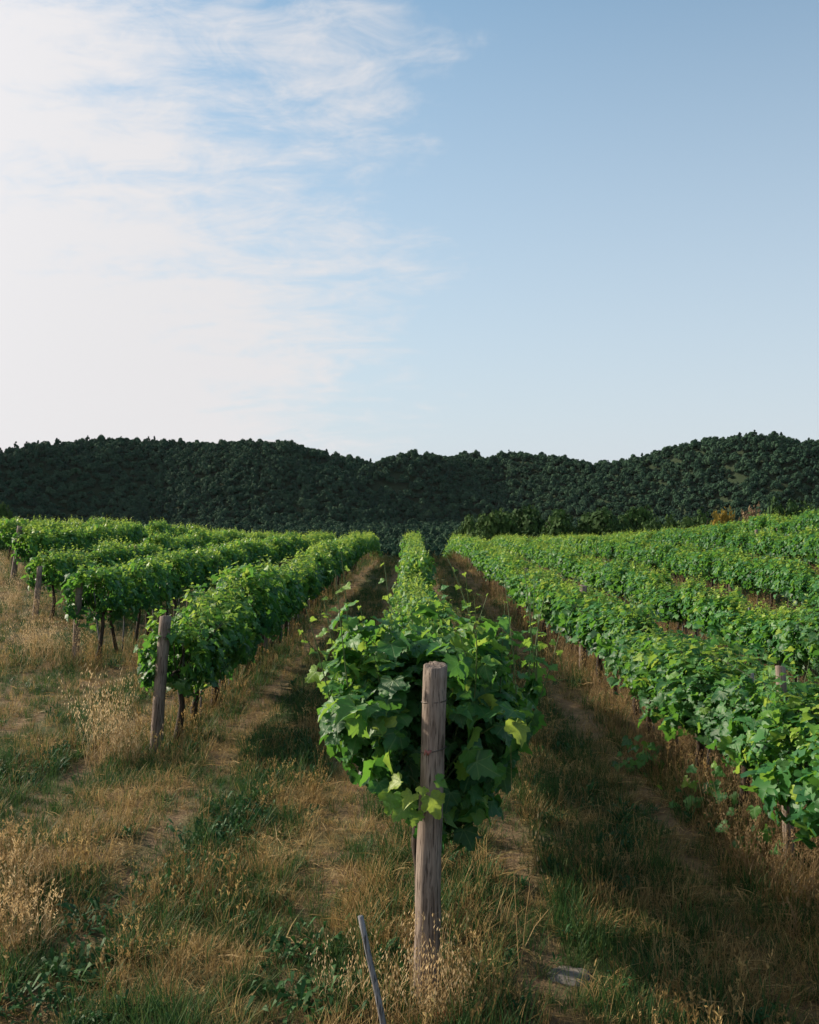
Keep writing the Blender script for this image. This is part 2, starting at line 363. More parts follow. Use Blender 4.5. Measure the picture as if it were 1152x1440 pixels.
# ------------------------------------------------------------------ leaves
HALF = np.array([(0.05, -0.03), (0.15, -0.16), (0.27, -0.20), (0.36, -0.11), (0.47, -0.08), (0.45, 0.06), (0.58, 0.14), (0.60, 0.27), (0.51, 0.33), (0.50, 0.44), (0.31, 0.44), (0.31, 0.60), (0.21, 0.66), (0.18, 0.82), (0.08, 0.87)])
def leaf_geo(seed, fine=True):
    r = np.random.default_rng(seed)
    h = HALF if fine else HALF[[1, 4, 7, 9, 10, 11, 13]]
    mid = np.array([(0, 0), (0, 0.33), (0, 0.66), (0, 1.0)]) if fine else np.array([(0, 0), (0, 0.5), (0, 1.0)])
    V = [tuple(p) for p in mid]; nm = len(mid); Fc = []
    for sgn in (1, -1):
        b = len(V); hh = h * (1 + r.normal(0, 0.045, h.shape))
        V += [(sgn * x, y) for x, y in hh]; n = len(h)
        def tri(i, j, k): Fc.append((i, j, k) if sgn > 0 else (i, k, j))
        cuts = [0, 6, 10, n - 1] if fine else [0, 3, n - 1]
        for mi in range(nm - 1):
            for q in range(cuts[mi], cuts[mi + 1]): tri(mi, b + q, b + q + 1)
            tri(mi, b + cuts[mi + 1], mi + 1)
    V = np.array(V, float); x, y = V[:, 0], V[:, 1]
    cup = r.uniform(-0.2, 0.7); fold = r.uniform(0.0, 0.5); droop = r.uniform(0.1, 0.7)
    z = -cup * x * x + fold * np.abs(x) - droop * np.clip(y, 0, 1) ** 2 * 0.6 + 0.075 * np.sin(9 * y + 5 * np.abs(x) + r.uniform(0, 6)) * (np.abs(x) > 0.01) + r.normal(0, 0.028, len(V)) + r.uniform(-0.25, 0.25) * x * y
    return np.column_stack([x, y, z]), np.array(Fc), V
def basis(nrm, tip):
    n = nrm / (np.linalg.norm(nrm, axis=1)[:, None] + 1e-9)
    y = tip - n * (tip * n).sum(1)[:, None]; y /= np.linalg.norm(y, axis=1)[:, None] + 1e-9
    return np.stack([np.cross(y, n), y, n], 2)
LEAF_F = [leaf_geo(100 + i, True) for i in range(6)]; LEAF_C = [leaf_geo(200 + i, False) for i in range(6)]
LEAF_ME = [tri_mesh('leaf', V, Fc, M_LEAF, tint=np.full(len(V), i / 5.0), uv=U) for i, (V, Fc, U) in enumerate(LEAF_F)]
LEAF_YOUNG = [tri_mesh('leaf', V, Fc, M_LEAF, tint=np.full(len(V), 1.15 + i * 0.08), uv=U) for i, (V, Fc, U) in enumerate(LEAF_F)]
def join_leaves(name, P, B, S, tint, geos, mat, r):
    VV, FF, TT, UU = [], [], [], []; off = 0
    which = r.integers(0, len(geos), len(P))
    for k, (V, Fc, U) in enumerate(geos):
        sel = np.where(which == k)[0]
        if not len(sel): continue
        v = np.einsum('nij,mj->nmi', B[sel], V) * S[sel][:, None, None] + P[sel][:, None, :]
        f = Fc[None] + (np.arange(len(sel)) * len(V))[:, None, None] + off
        VV.append(v.reshape(-1, 3)); FF.append(f.reshape(-1, 3)); TT.append(np.repeat(tint[sel], len(V))); UU.append(np.tile(U, (len(sel), 1))); off += len(sel) * len(V)
    return tri_mesh(name, np.concatenate(VV), np.concatenate(FF), mat, np.concatenate(TT), np.concatenate(UU))
def hedge(r, n, L=1.1, Wd=0.66, z0=0.60, z1=1.46, taper=0.0):
    """leaf positions on and just inside the shell of one vine's stretch of the row (row along Y)"""
    t = r.uniform(-L / 2 - 0.06, L / 2 + 0.06, n)
    th = r.uniform(0, 2 * math.pi, n)
    keep = (np.sin(th) > -0.65) | (r.random(n) < 0.25); t, th = t[keep], th[keep]; n = len(t)
    c, s = np.cos(th), np.sin(th); e = 2 / 2.7
    sx = np.sign(c) * np.abs(c) ** e; szz = np.sign(s) * np.abs(s) ** e
    bump = 1 + 0.17 * np.sin(t * 6.5 + th * 2 + r.uniform(0, 6)) + 0.13 * np.sin(t * 15 - th * 3 + r.uniform(0, 6))
    rad = (1 - np.abs(r.normal(0, 0.17, n)) + 0.28 * r.random(n) * (r.random(n) < 0.16)) * bump
    hw, hh, zc = Wd / 2, (z1 - z0) / 2, (z0 + z1) / 2
    hang = 1.0 + np.where(s < 0, 0.22 * np.sin(t * 9 + r.uniform(0, 6)), 0)
    P = np.column_stack([sx * hw * rad, t, zc + szz * hh * rad * hang])
    out = np.column_stack([sx / hw * 0.33, np.zeros(n), szz / hh * 0.33 + 0.25])
    out /= np.linalg.norm(out, axis=1)[:, None] + 1e-9
    nrm = out * 0.75 + np.array([0, 0, 0.30]) + r.normal(0, 0.48, (n, 3))
    tip = np.array([0, 0, -0.65]) + out * 0.35 + r.normal(0, 0.55, (n, 3))
    S = (0.05 + 0.09 * r.random(n) ** 1.2) * (1.05 - 0.30 * np.clip(szz, 0, 1))
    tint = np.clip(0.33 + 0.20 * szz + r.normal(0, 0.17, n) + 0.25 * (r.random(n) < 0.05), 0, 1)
    return P, nrm, tip, S, tint
def shoots(r, k, base_fn, len_a=0.15, len_b=0.38, up=0.9):
    """young shoots: cane polylines and the leaves along them"""
    lines, P, Nn, T, S, C = [], [], [], [], [], []
    for i in range(k):
        b = np.array(base_fn(r)); ln = r.uniform(len_a, len_b); d = np.array([r.normal(0, 0.28), r.normal(0, 0.28), up]); d /= np.linalg.norm(d)
        bend = r.normal(0, 0.35, 3); m = 6; pts = []; p = b.copy()
        for j in range(m + 1):
            pts.append(p.copy()); d = d + bend / m * 0.5; d /= np.linalg.norm(d); p = p + d * ln / m
        lines.append(np.array(pts))
        for j in range(1, m + 1):
            q = pts[j]; az = r.uniform(0, 6.28); o = np.array([math.cos(az), math.sin(az), 0.25])
            P.append(q + o * 0.02); Nn.append(o * 0.3 + np.array([0, 0, 0.8]) + r.normal(0, 0.3, 3)); T.append(o + r.normal(0, 0.25, 3)); S.append(r.uniform(0.85, 1.15) * (0.105 - 0.075 * j / m)); C.append(np.clip(0.62 + 0.38 * j / m + r.normal(0, 0.08), 0, 1))
    return lines, np.array(P), np.array(Nn), np.array(T), np.array(S), np.array(C)
def canes_mesh(name, lines, rad=0.0032):
    mb = MB()
    for l in lines: mb.tube(l, np.linspace(rad, rad * 0.45, len(l)), 5, cap=False)
    return mb.mesh(name, M_CANE)
def trunk_mesh(seed):
    r = np.random.default_rng(seed); mb = MB(); hgt = 0.80; k = 8
    z = np.linspace(-0.06, hgt, k); P = np.column_stack([np.cumsum(r.normal(0, 0.013, k)), np.cumsum(r.normal(0, 0.016, k)), z])
    mb.tube(P, (0.042 - 0.014 * np.linspace(0, 1, k)) * r.uniform(0.85, 1.2, k), 8)
    for s in (-1, 1):                                                          # the two arms of the cordon
        y = np.linspace(0, 0.46, 6); Q = np.column_stack([P[-1, 0] + r.normal(0, 0.012, 6), P[-1, 1] + s * y, hgt - 0.02 + 0.05 * np.sin(y * 4) + r.normal(0, 0.008, 6)])
        mb.tube(Q, np.linspace(0.024, 0.012, 6), 6)
    for i in range(7):                                                         # canes inside the canopy
        b = np.array([0, r.uniform(-0.45, 0.45), hgt]); d = np.array([r.normal(0, 0.22), r.normal(0, 0.15), 0.55])
        mb.tube([b, b + d * 0.5 + r.normal(0, 0.02, 3), b + d], [0.006, 0.005, 0.003], 5)
    return mb.mesh('trunk', M_BARK)
TRUNKS = [trunk_mesh(300 + i) for i in range(4)]
def vine_template(seed, geos, mat, n, nsh):
    r = np.random.default_rng(seed)
    P, Nn, T, S, C = hedge(r, n, 1.1, r.uniform(0.48, 0.72), r.uniform(0.60, 0.76), r.uniform(1.24, 1.44))
    ln, P2, N2, T2, S2, C2 = shoots(r, nsh, lambda q: (q.uniform(-0.26, 0.26), q.uniform(-0.5, 0.5), q.uniform(1.12, 1.34)), 0.14, 0.36)
    P, Nn, T, S, C = np.concatenate([P, P2]), np.concatenate([Nn, N2]), np.concatenate([T, T2]), np.concatenate([S, S2]), np.concatenate([C, C2])
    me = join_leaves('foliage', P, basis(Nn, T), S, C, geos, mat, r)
    return me, canes_mesh('canes', ln)
NEAR_T = [vine_template(400 + i, LEAF_F, M_FOL, 820, 16) for i in range(6)]
MID_T = [vine_template(420 + i, LEAF_C, M_MIDL, 900, 22) for i in range(8)]
FAR_T = [vine_template(440 + i, LEAF_C, M_FAR, 800, 22) for i in range(5)]

# ------------------------------------------------------------------ rows
SP = 2.62; X0 = 0.055
ROW_START = {0: 5.75, -1: 10.82, -2: 16.6, -3: 21.6, -4: 27.2, -5: 32.5, -6: 37.5, -7: 42.5, -8: 47, 1: 5.0, 2: 10.5, 3: 16.0, 4: 21.5, 5: 27.0, 6: 32.0, 7: 38}
ROW_END = {i: 80 for i in range(-8, 8)}
ORD = ['', 'first', 'second', 'third', 'fourth', 'fifth', 'sixth', 'seventh', 'eighth']
def row_phrase(i):
    if i == 0: return 'the row that starts at the thick wired post'
    if i == -1: return 'the row that starts at the post with golden oats'
    if i < 0: return 'the %s row on the golden oat side' % ORD[-i]
    return 'the %s row on the yellow bush side' % ORD[i]
all_v = []
for i, st in ROW_START.items():
    y = st; r = np.random.default_rng(900 + i)
    while y < ROW_END[i]:
        xx = X0 + SP * i + r.normal(0, 0.03)
        all_v.append((i, xx, y, len(all_v))); y += r.uniform(0.96, 1.08)
def shows(v):
    i, x, y, _ = v
    return abs(x / y * F) < 590 and y > 4
vis = sorted([v for v in all_v if shows(v)], key=lambda v: v[2] + 0.15 * abs(v[1]))
single = vis[:290]; rest = [v for v in all_v if v not in set(single) and abs(v[1] / v[2] * F) < 760]
NTH = ['first', 'second', 'third', 'fourth', 'fifth', 'sixth', 'seventh', 'eighth', 'ninth', 'tenth']
_seen = {}
def vine_label(i, y):
    if i == 1 and y < 7.05: return 'leafy grapevine touching the slim split post'
    k = _seen.get(i, 0 if i else 1); _seen[i] = k + 1
    if i in (0, -1, 1) and k < 10 or i < -1 and k < 6:
        where = {0: 'behind the thick wired post', -1: 'behind the post with golden oats', 1: 'past the slim split post towards the hills'}.get(i, 'of the %s row on the golden oat side' % ORD[-i])
        return '%s leafy grapevine %s' % (NTH[k], where)
    return 'leafy green grapevine %sin %s' % ('far back ' if i in (0, -1, 1) or i < -1 else '', row_phrase(i))
def leaf_children(root, P, B, S, r, young=0.0):
    for k in range(len(P)):
        o = bpy.data.objects.new('leaf', (LEAF_YOUNG if r.random() < young else LEAF_ME)[int(r.integers(0, 6))]); COL.objects.link(o); o.parent = root
        from mathutils import Matrix
        mtx = Matrix([[*(B[k, 0] * S[k]), P[k, 0]], [*(B[k, 1] * S[k]), P[k, 1]], [*(B[k, 2] * S[k]), P[k, 2]], [0, 0, 0, 1]])
        o.matrix_local = mtx
first = True
for v in single:
    i, x, y, n = v
    if i == 0 and y < 6.0: continue                         # the first vine is built by itself below
    r = np.random.default_rng(2000 + n)
    lab = vine_label(i, y)
    root = thing('grapevine', lab, 'grapevine', (x, y, gz(x, y)), 'grapevines of ' + row_phrase(i), rz=(math.pi if r.random() < 0.5 else 0) + r.normal(0, 0.05), scale=(r.uniform(0.88, 1.12), 1, r.uniform(0.88, 1.09) * (1.02 if i < 0 else 0.89 if i > 0 else 1.0)))
    root.rotation_euler.x = r.normal(0, 0.03); root.rotation_euler.y = r.normal(0, 0.05)
    if i == 0: root.scale.x *= 0.80
    near = y < 13.2 and i in (-1, 0, 1, 2)
    fol, cane = (NEAR_T if near else MID_T)[int(r.integers(0, 6))]
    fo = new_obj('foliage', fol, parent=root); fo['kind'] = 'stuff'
    if i == -1: fo.scale = (1.05, 1, 1.10); fo.location = (0, 0, -0.14)
    new_obj('trunk', TRUNKS[int(r.integers(0, 4))], parent=root)
    if y < 24: new_obj('canes', cane, parent=root)['kind'] = 'stuff'
    if near:                                                # the outer leaves one can pick apart
        P, Nn, T, S, C = hedge(r, 320, 1.05, 0.72, 0.60, 1.40)
        far_side = math.cos(root.rotation_euler.z) * P[:, 0] * (-1 if i > 0 else 1)
        sel = np.where((far_side > -0.05) | (P[:, 2] > 1.25))[0][:140 if i else 90]
        leaf_children(root, P[sel], basis(Nn, T)[sel], S[sel] * 1.02, r, 0.07)
rr = np.random.default_rng(55)
pts = [(v[1], v[2], gz(v[1], v[2])) for v in rest]
scatter('far_grapevines', pts, rr.integers(0, 5, len(pts)), np.column_stack([np.zeros(len(pts)), np.zeros(len(pts)), rr.integers(0, 2, len(pts)) * math.pi]), np.column_stack([rr.uniform(0.9, 1.15, len(pts)), np.ones(len(pts)), rr.uniform(0.93, 1.07, len(pts)) * np.array([0.92 if v[0] > 0 else 1.0 for v in rest])]), [a for a, b in FAR_T], 'distant rows of leafy grapevines running over the crest of the field', 'grapevines')

# the bushy first vine behind the thick post
r = np.random.default_rng(77)
CV = (0.10, 5.80)
root = thing('grapevine', 'bushy grapevine with long upright shoots spreading around the thick wired post', 'grapevine', (CV[0], CV[1], gz(*CV)))
n = 1250
u = r.normal(0, 1, (n, 3)); u /= np.linalg.norm(u, axis=1)[:, None]
e = 0.95
sg = np.sign(u) * np.abs(u) ** e
_bd = r.normal(0, 1, (14, 3)); _bd /= np.linalg.norm(_bd, axis=1)[:, None]; _ba = r.uniform(-0.24, 0.27, 14)
lump = (_ba[None] * np.exp(9 * (u @ _bd.T - 1))).sum(1) + 1 + 0.10 * np.sin(u[:, 0] * 6 + 1) * np.sin(u[:, 2] * 5) + 0.08 * np.sin(u[:, 1] * 11 + u[:, 2] * 7)
rad = (1 - np.abs(r.normal(0, 0.17, n)) + 0.25 * r.random(n) * (r.random(n) < 0.16)) * lump
P = sg * rad[:, None] * np.array([0.52, 0.66, 0.50]) + np.array([0.0, 0.0, 1.28])
P[:, 0] *= np.where(P[:, 2] < 1.0, 0.62 + 0.38 * np.clip((P[:, 2] - 0.72) / 0.28, 0, 1), 1.0)
n2 = 330; u2 = r.normal(0, 1, (n2, 3)); u2 /= np.linalg.norm(u2, axis=1)[:, None]
P = np.concatenate([P, u2 * (1 - np.abs(r.normal(0, 0.25, n2)))[:, None] * np.array([0.27, 0.42, 0.30]) + np.array([0.13, 0.10, 0.86])]); u = np.concatenate([u, u2]); n = n + n2
cane_lines, cp, cu = [], [], []
for k in range(46):
    p = np.array([r.normal(0, 0.05), r.uniform(-0.5, 0.5), r.uniform(0.82, 1.0)]); d = np.array([np.clip(r.normal(0, 0.42), -0.75, 0.8), r.normal(-0.12, 0.40), 1.0]); d /= np.linalg.norm(d); ln_ = r.uniform(0.60, 1.0); m_ = 12; pts_ = []
    for j in range(m_ + 1):
        pts_.append(p.copy()); d = d + np.array([d[0] * 0.01, d[1] * 0.01, -0.07 * r.uniform(0.2, 1.5)]) + r.normal(0, 0.03, 3); d /= np.linalg.norm(d); p = p + d * ln_ / m_
        if j > 2:
            for q_ in range(2):
                o_ = r.normal(0, 1, 3); o_ /= np.linalg.norm(o_); cp.append(p + o_ * r.uniform(0.03, 0.09)); cu.append(o_ * 0.6 + (p - np.array([0, 0, 1.2])))
    cane_lines.append(np.array(pts_))
cp = np.array(cp); cp[:, 0] = np.where(cp[:, 0] < -0.5, -0.5 + (cp[:, 0] + 0.5) * 0.35, np.where(cp[:, 0] > 0.56, 0.56 + (cp[:, 0] - 0.56) * 0.35, cp[:, 0]))
cu = np.array(cu); cu /= np.linalg.norm(cu, axis=1)[:, None]; P = np.concatenate([P, np.array(cp)]); u = np.concatenate([u, cu]); n = len(P)
wx, wy = P[:, 0] + CV[0], P[:, 1] + CV[1]
cane_lines = [l for l in cane_lines if not ((np.abs(l[:, 0] + CV[0] - 0.07) < 0.10) & (l[:, 1] + CV[1] < 5.3)).any()]
ok = (P[:, 2] > 0.56) & ~((np.abs(wx - 0.07) < 0.13) & (wy < 5.40) & (P[:, 2] < 1.74)) & (wy > 5.06)
hole = (wx > 0.1) & (wx < 0.42) & (P[:, 2] > 0.98) & (P[:, 2] < 1.42) & (wy < 5.85) & (r.random(n) < 0.88)
ok &= ~hole
P, u = P[ok], u[ok]; n = len(P)
out = u / np.array([0.56, 0.66, 0.50]); out /= np.linalg.norm(out, axis=1)[:, None]
Nn = out * 0.75 + np.array([0, 0, 0.35]) + r.normal(0, 0.45, (n, 3)); T = np.array([0, 0, -0.75]) + out * 0.3 + r.normal(0, 0.5, (n, 3))
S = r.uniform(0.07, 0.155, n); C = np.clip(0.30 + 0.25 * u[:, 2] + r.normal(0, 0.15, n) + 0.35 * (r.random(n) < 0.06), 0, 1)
B = basis(Nn, T)
score = out[:, 2] * 0.6 - out[:, 1] + 1.2 * np.linalg.norm(P - np.array([0, 0, 1.28]), axis=1) + r.normal(0, 0.4, n); order = np.argsort(-score)
cnt = 285
leaf_children(root, P[order[:cnt]], B[order[:cnt]], S[order[:cnt]], r, 0.07)
ln1, P1, N1, T1, S1, C1 = shoots(r, 16, lambda q: (q.uniform(0.22, 0.62), q.uniform(-0.5, 0.3), q.uniform(1.40, 1.62)), 0.32, 0.68, 1.5)
ln2, P2, N2, T2, S2, C2 = shoots(r, 11, lambda q: (q.uniform(-0.58, -0.15), q.uniform(-0.5, 0.2), q.uniform(1.35, 1.62)), 0.3, 0.66, 1.4)
ln3, P3, N3, T3, S3, C3 = shoots(r, 14, lambda q: (q.uniform(-0.55, -0.35), q.uniform(-0.5, 0.2), q.uniform(1.0, 1.5)), 0.12, 0.28, 0.7)
o_ = order[cnt:]
AP = np.concatenate([P[o_], P1, P2, P3]); AN = np.concatenate([Nn[o_], N1, N2, N3]); AT = np.concatenate([T[o_], T1, T2, T3]); AS = np.concatenate([S[o_], S1 * 0.8, S2, S3 * 0.9]); AC = np.concatenate([C[o_], C1, C2, C3])
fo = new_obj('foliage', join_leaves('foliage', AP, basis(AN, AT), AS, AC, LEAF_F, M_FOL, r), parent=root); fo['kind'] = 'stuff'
new_obj('canes', canes_mesh('canes', ln1 + ln2 + ln3 + cane_lines, 0.0042), parent=root)['kind'] = 'stuff'
new_obj('trunk', TRUNKS[1], parent=root)
# the spray that hangs in front of the post
spray = [((-0.02, 5.02, 1.02), (-0.25, -0.7, 0.35), (-0.45, 0.1, -0.8), 0.15), ((0.00, 4.99, 1.06), (-0.1, -0.5, 0.7), (-0.3, -0.2, -0.6), 0.10), ((0.09, 4.99, 1.05), (0.3, -0.8, 0.3), (0.35, 0.0, -0.9), 0.14), ((0.05, 4.98, 1.10), (0.2, -0.4, 0.8), (0.1, -0.6, -0.2), 0.07), ((-0.06, 5.02, 1.12), (-0.4, -0.4, 0.6), (-0.7, 0.0, -0.2), 0.11), ((0.12, 5.0, 1.13), (0.2, -0.6, 0.5), (0.6, 0.0, -0.3), 0.08), ((-0.10, 5.04, 1.05), (-0.3, -0.8, 0.2), (-0.2, 0.0, -0.9), 0.13), ((0.02, 5.0, 0.97), (0.0, -0.9, 0.2), (-0.2, 0.0, -0.8), 0.09)]
SPP = np.array([s[0] for s in spray]) - np.array([CV[0], CV[1], 0]); leaf_children(root, SPP, basis(np.array([s[1] for s in spray]), np.array([s[2] for s in spray])), np.array([s[3] for s in spray]) * 0.88, r, 1.0)

# ------------------------------------------------------------------ posts, stakes, wires
def post_mesh(seed, hgt, rad, seg=22, ring=26, slant=0.02):
    r = np.random.default_rng(seed); V, Fc = [], []
    groove = 1 + 0.032 * r.normal(0, 1, seg) ; groove = (groove + np.roll(groove, 1) * 0.3) / 1.3
    ph1, ph2 = r.uniform(0, 6, 2); wob = np.cumsum(r.normal(0, 0.0016, (ring, 2)), 0)
    for k in range(ring):
        z = -0.15 + (hgt + 0.15) * k / (ring - 1); tp = 1.06 - 0.12 * k / (ring - 1) + 0.02 * math.sin(5 * z + ph1)
        for s in range(seg):
            a = 2 * math.pi * s / seg
            rr_ = rad * tp * (1 + 0.05 * math.cos(2 * a + ph2)) * groove[s] * (1 + r.normal(0, 0.008))
            zz_ = z + (slant * 0.5 * math.cos(a + ph1) + r.normal(0, 0.0015) if k == ring - 1 else 0)
            V.append((rr_ * math.cos(a) + wob[k, 0], rr_ * math.sin(a) + wob[k, 1], zz_))
    for k in range(ring - 1):
        for s in range(seg):
            s2 = (s + 1) % seg; Fc.append((k * seg + s, k * seg + s2, (k + 1) * seg + s2, (k + 1) * seg + s))
    b = (ring - 1) * seg; inner = len(V)
    for s in range(seg): V.append((V[b + s][0] * 0.86, V[b + s][1] * 0.86, V[b + s][2] + 0.005))
    V.append((wob[-1, 0], wob[-1, 1], hgt - 0.004)); c = len(V) - 1
    for s in range(seg):
        s2 = (s + 1) % seg; Fc.append((b + s, b + s2, inner + s2, inner + s)); Fc.append((inner + s, inner + s2, c))
    mb = MB(); mb.add(V, Fc); return mb.mesh('post', M_WOOD)
def loop_mesh(rad, tilt, wire=0.0036, turns=1.0):
    a = np.linspace(0, 2 * math.pi * turns, int(22 * turns)); mb = MB()
    mb.tube(np.column_stack([rad * np.cos(a), rad * np.sin(a), tilt * np.cos(a + 0.6) + 0.004 * a / 6.28]), wire, 6); return mb.mesh('wire_loop', M_WIRE)
# the thick end post
px0, py0 = 0.078, 5.13; pz = gz(px0, py0)
po = thing('end_post', 'thick cracked wooden post bound with two wire loops before the bushy vine', 'post', (px0, py0, pz)); po.rotation_euler = (0.01, 0.018, 0.5)
new_obj('shaft', post_mesh(5, 1.735, 0.061), parent=po)
for z_, ti in ((1.55, 0.006), (1.30, 0.014)): new_obj('wire_loop', loop_mesh(0.0645 if z_ > 1.4 else 0.0655, ti), parent=po, loc=(0.004, 0.002, z_))
mb = MB(); mb.tube([(-0.04, -0.052, 1.31), (-0.062, -0.058, 1.30), (-0.070, -0.05, 1.315), (-0.078, -0.052, 1.29)], [0.006, 0.012, 0.008, 0.003], 7); new_obj('tie_end', mb.mesh('tie_end', M_PINKTIE), parent=po)
def post(x, y, hgt, rad, rot, seed, label, group=None):
    o = thing('vineyard_post', label, 'post', (x, y, gz(x, y)), group); o.rotation_euler = rot
    new_obj('shaft', post_mesh(seed, hgt, rad, 14, 14), parent=o)
    new_obj('wire_loop', loop_mesh(rad * 1.05, 0.005), parent=o, loc=(0, 0, hgt - 0.22)); return o
post(-2.66, 10.30, 1.46, 0.060, (0.0, 0.075, 0), 11, 'weathered post standing in a tall golden oat clump')
post(-5.55, 16.35, 1.35, 0.06, (0, 0.06, 0), 12, 'end post of the second row on the golden oat side')
post(-7.98, 21.0, 1.15, 0.065, (0, 0.10, 0), 13, 'short leaning end post of the third row from the thick wired post')
post(-10.85, 27.0, 1.55, 0.075, (0, 0.13, 0), 14, 'tall leaning grey end post of the fourth row on the golden oat side')
post(2.67, 7.05, 1.42, 0.036, (-0.02, -0.045, 0), 15, 'slim split post poking out of the foliage beside a vine')
post(2.66, 15.5, 1.34, 0.060, (0, 0, 0), 16, 'pale round post rising above the first row, yellow bush side')
for i in (-4, -3, -2, -1, 1, 2, 3, 4, 5, 6):
    yy = ROW_START[i] + (6.2 if i < 0 else 9.0)
    if i == 1: yy = 23.4
    while yy < 58:
        xx = X0 + SP * i + 0.05
        if abs(xx / yy * F) < 575: post(xx, yy, 1.40 if i < 0 else 1.24, 0.046, (rng.normal(0, 0.02), rng.normal(0, 0.03), rng.uniform(0, 6)), 30 + int(yy) % 5, 'line post inside ' + row_phrase(i), 'line posts of ' + row_phrase(i))
        yy += 8.1
# one thin stake tied to each vine that shows its foot
stk = []
for q in range(3):
    mb = MB(); r = np.random.default_rng(q); z = np.linspace(-0.1, 1.15, 6); mb.tube(np.column_stack([r.normal(0, 0.004, 6), r.normal(0, 0.004, 6), z]), 0.013 * r.uniform(0.85, 1.15, 6), 7); stk.append(mb.mesh('vine_stake', M_GREYWOOD))
for v in single:
    i, x, y, n = v
    if (i in (-1, 1) and y < 26) or (i == 2 and y < 30) or (i == -2 and y < 22) :
        r = np.random.default_rng(n); o = new_obj('vine_stake', stk[n % 3], loc=(x + 0.05, y + 0.09, gz(x, y)), rot=(r.normal(0, 0.04), r.normal(0, 0.05), 0))
        tag(o, 'thin grey stake in ' + row_phrase(i), 'stake', 'vine stakes of ' + row_phrase(i))
for i in (-2, -1, 0, 1, 2):
    for hz_, nm in ((0.80, 'low'), (1.18, 'upper')):
        y0 = {0: 5.13, -1: 10.30, -2: 16.35, 1: 4.6, 2: 10.2}[i]; ys = np.arange(y0, 60, 2.0); xs = np.full(len(ys), X0 + SP * i)
        mb = MB(); mb.tube(np.column_stack([xs, ys, ground_z(xs, ys) + hz_ + 0.01 * np.sin(ys)]), 0.0018, 5)
        tag(new_obj('trellis_wire', mb.mesh('trellis_wire', M_WIRE)), '%s trellis wire stretched along %s' % (nm, row_phrase(i)), 'wire')

# ------------------------------------------------------------------ grass, weeds, oats
def blade(mb, r, base, ang, ln, lean, w, tint, droop=0.5):
    d = np.array([math.cos(ang), math.sin(ang), 0]); s = np.array([-math.sin(ang), math.cos(ang), 0]); V = []
    for k, u_ in enumerate((0, 0.4, 0.75, 1.0)):
        o = d * ln * (math.sin(lean) * u_ + droop * u_ * u_ * 0.35) + np.array([0, 0, ln * (math.cos(lean) * u_ - droop * u_ * u_ * 0.3)])
        ww = w * (1 - 0.25 * u_) if k < 3 else 0
        if k < 3: V += [base + o - s * ww / 2, base + o + s * ww / 2]
        else: V.append(base + o)
    mb.add(V, [(0, 1, 3, 2), (2, 3, 5, 4), (4, 5, 6)], tint)
def tuft(seed, n, la, lb, w, spread, lean, mat, droop=0.5):
    r = np.random.default_rng(seed); mb = MB()
    for k in range(n):
        a = r.uniform(0, 6.28); rd = spread * math.sqrt(r.random())
        blade(mb, r, np.array([rd * math.cos(a), rd * math.sin(a), -0.01]), a + r.normal(0, 0.9), r.uniform(la, lb), abs(r.normal(0, lean)), w * r.uniform(0.6, 1.3), r.random(), droop * r.uniform(0.3, 1.5))
    return mb.mesh('tuft', mat)
def litter(seed, n=16):
    r = np.random.default_rng(seed); mb = MB()
    for k in range(n):
        p = np.array([*r.uniform(-0.12, 0.12, 2), r.uniform(0.004, 0.03)]); a = r.uniform(0, 6.28); ln = r.uniform(0.06, 0.2); d = np.array([math.cos(a), math.sin(a), r.normal(0.05, 0.15)]) * ln; s = np.array([-math.sin(a), math.cos(a), r.normal(0, 0.4)]) * r.uniform(0.0015, 0.0035)
        mb.add([p - s, p + s, p + d * 0.5 + s + [0, 0, 0.012], p + d * 0.5 - s + [0, 0, 0.012], p + d], [(0, 1, 2, 3), (3, 2, 4)], r.random())
    return mb.mesh('litter', M_STRAW)
def weed(seed, n=22, size=0.085, spr=0.3):
    r = np.random.default_rng(seed); mb = MB()
    for k in range(n):
        a = r.uniform(0, 6.28); el = r.uniform(0.2, 1.2); ln = size * r.uniform(0.6, 1.2); d = np.array([math.cos(a) * math.cos(el), math.sin(a) * math.cos(el), math.sin(el)]); s = np.array([-math.sin(a), math.cos(a), r.normal(0, 0.4)]) * ln * 0.085; p = np.array([r.normal(0, size * spr), r.normal(0, size * spr), r.uniform(0, 0.06) * (1 if spr < 0.5 else r.random())])
        dr = np.array([0, 0, -ln * 0.25])
        mb.add([p, p + d * ln * 0.35 - s * 0.7, p + d * ln * 0.35 + s * 0.7, p + d * ln * 0.7 - s, p + d * ln * 0.7 + s, p + d * ln + dr], [(0, 1, 2), (1, 3, 4, 2), (3, 5, 4)], r.random())
    return mb.mesh('weed', M_WEED)
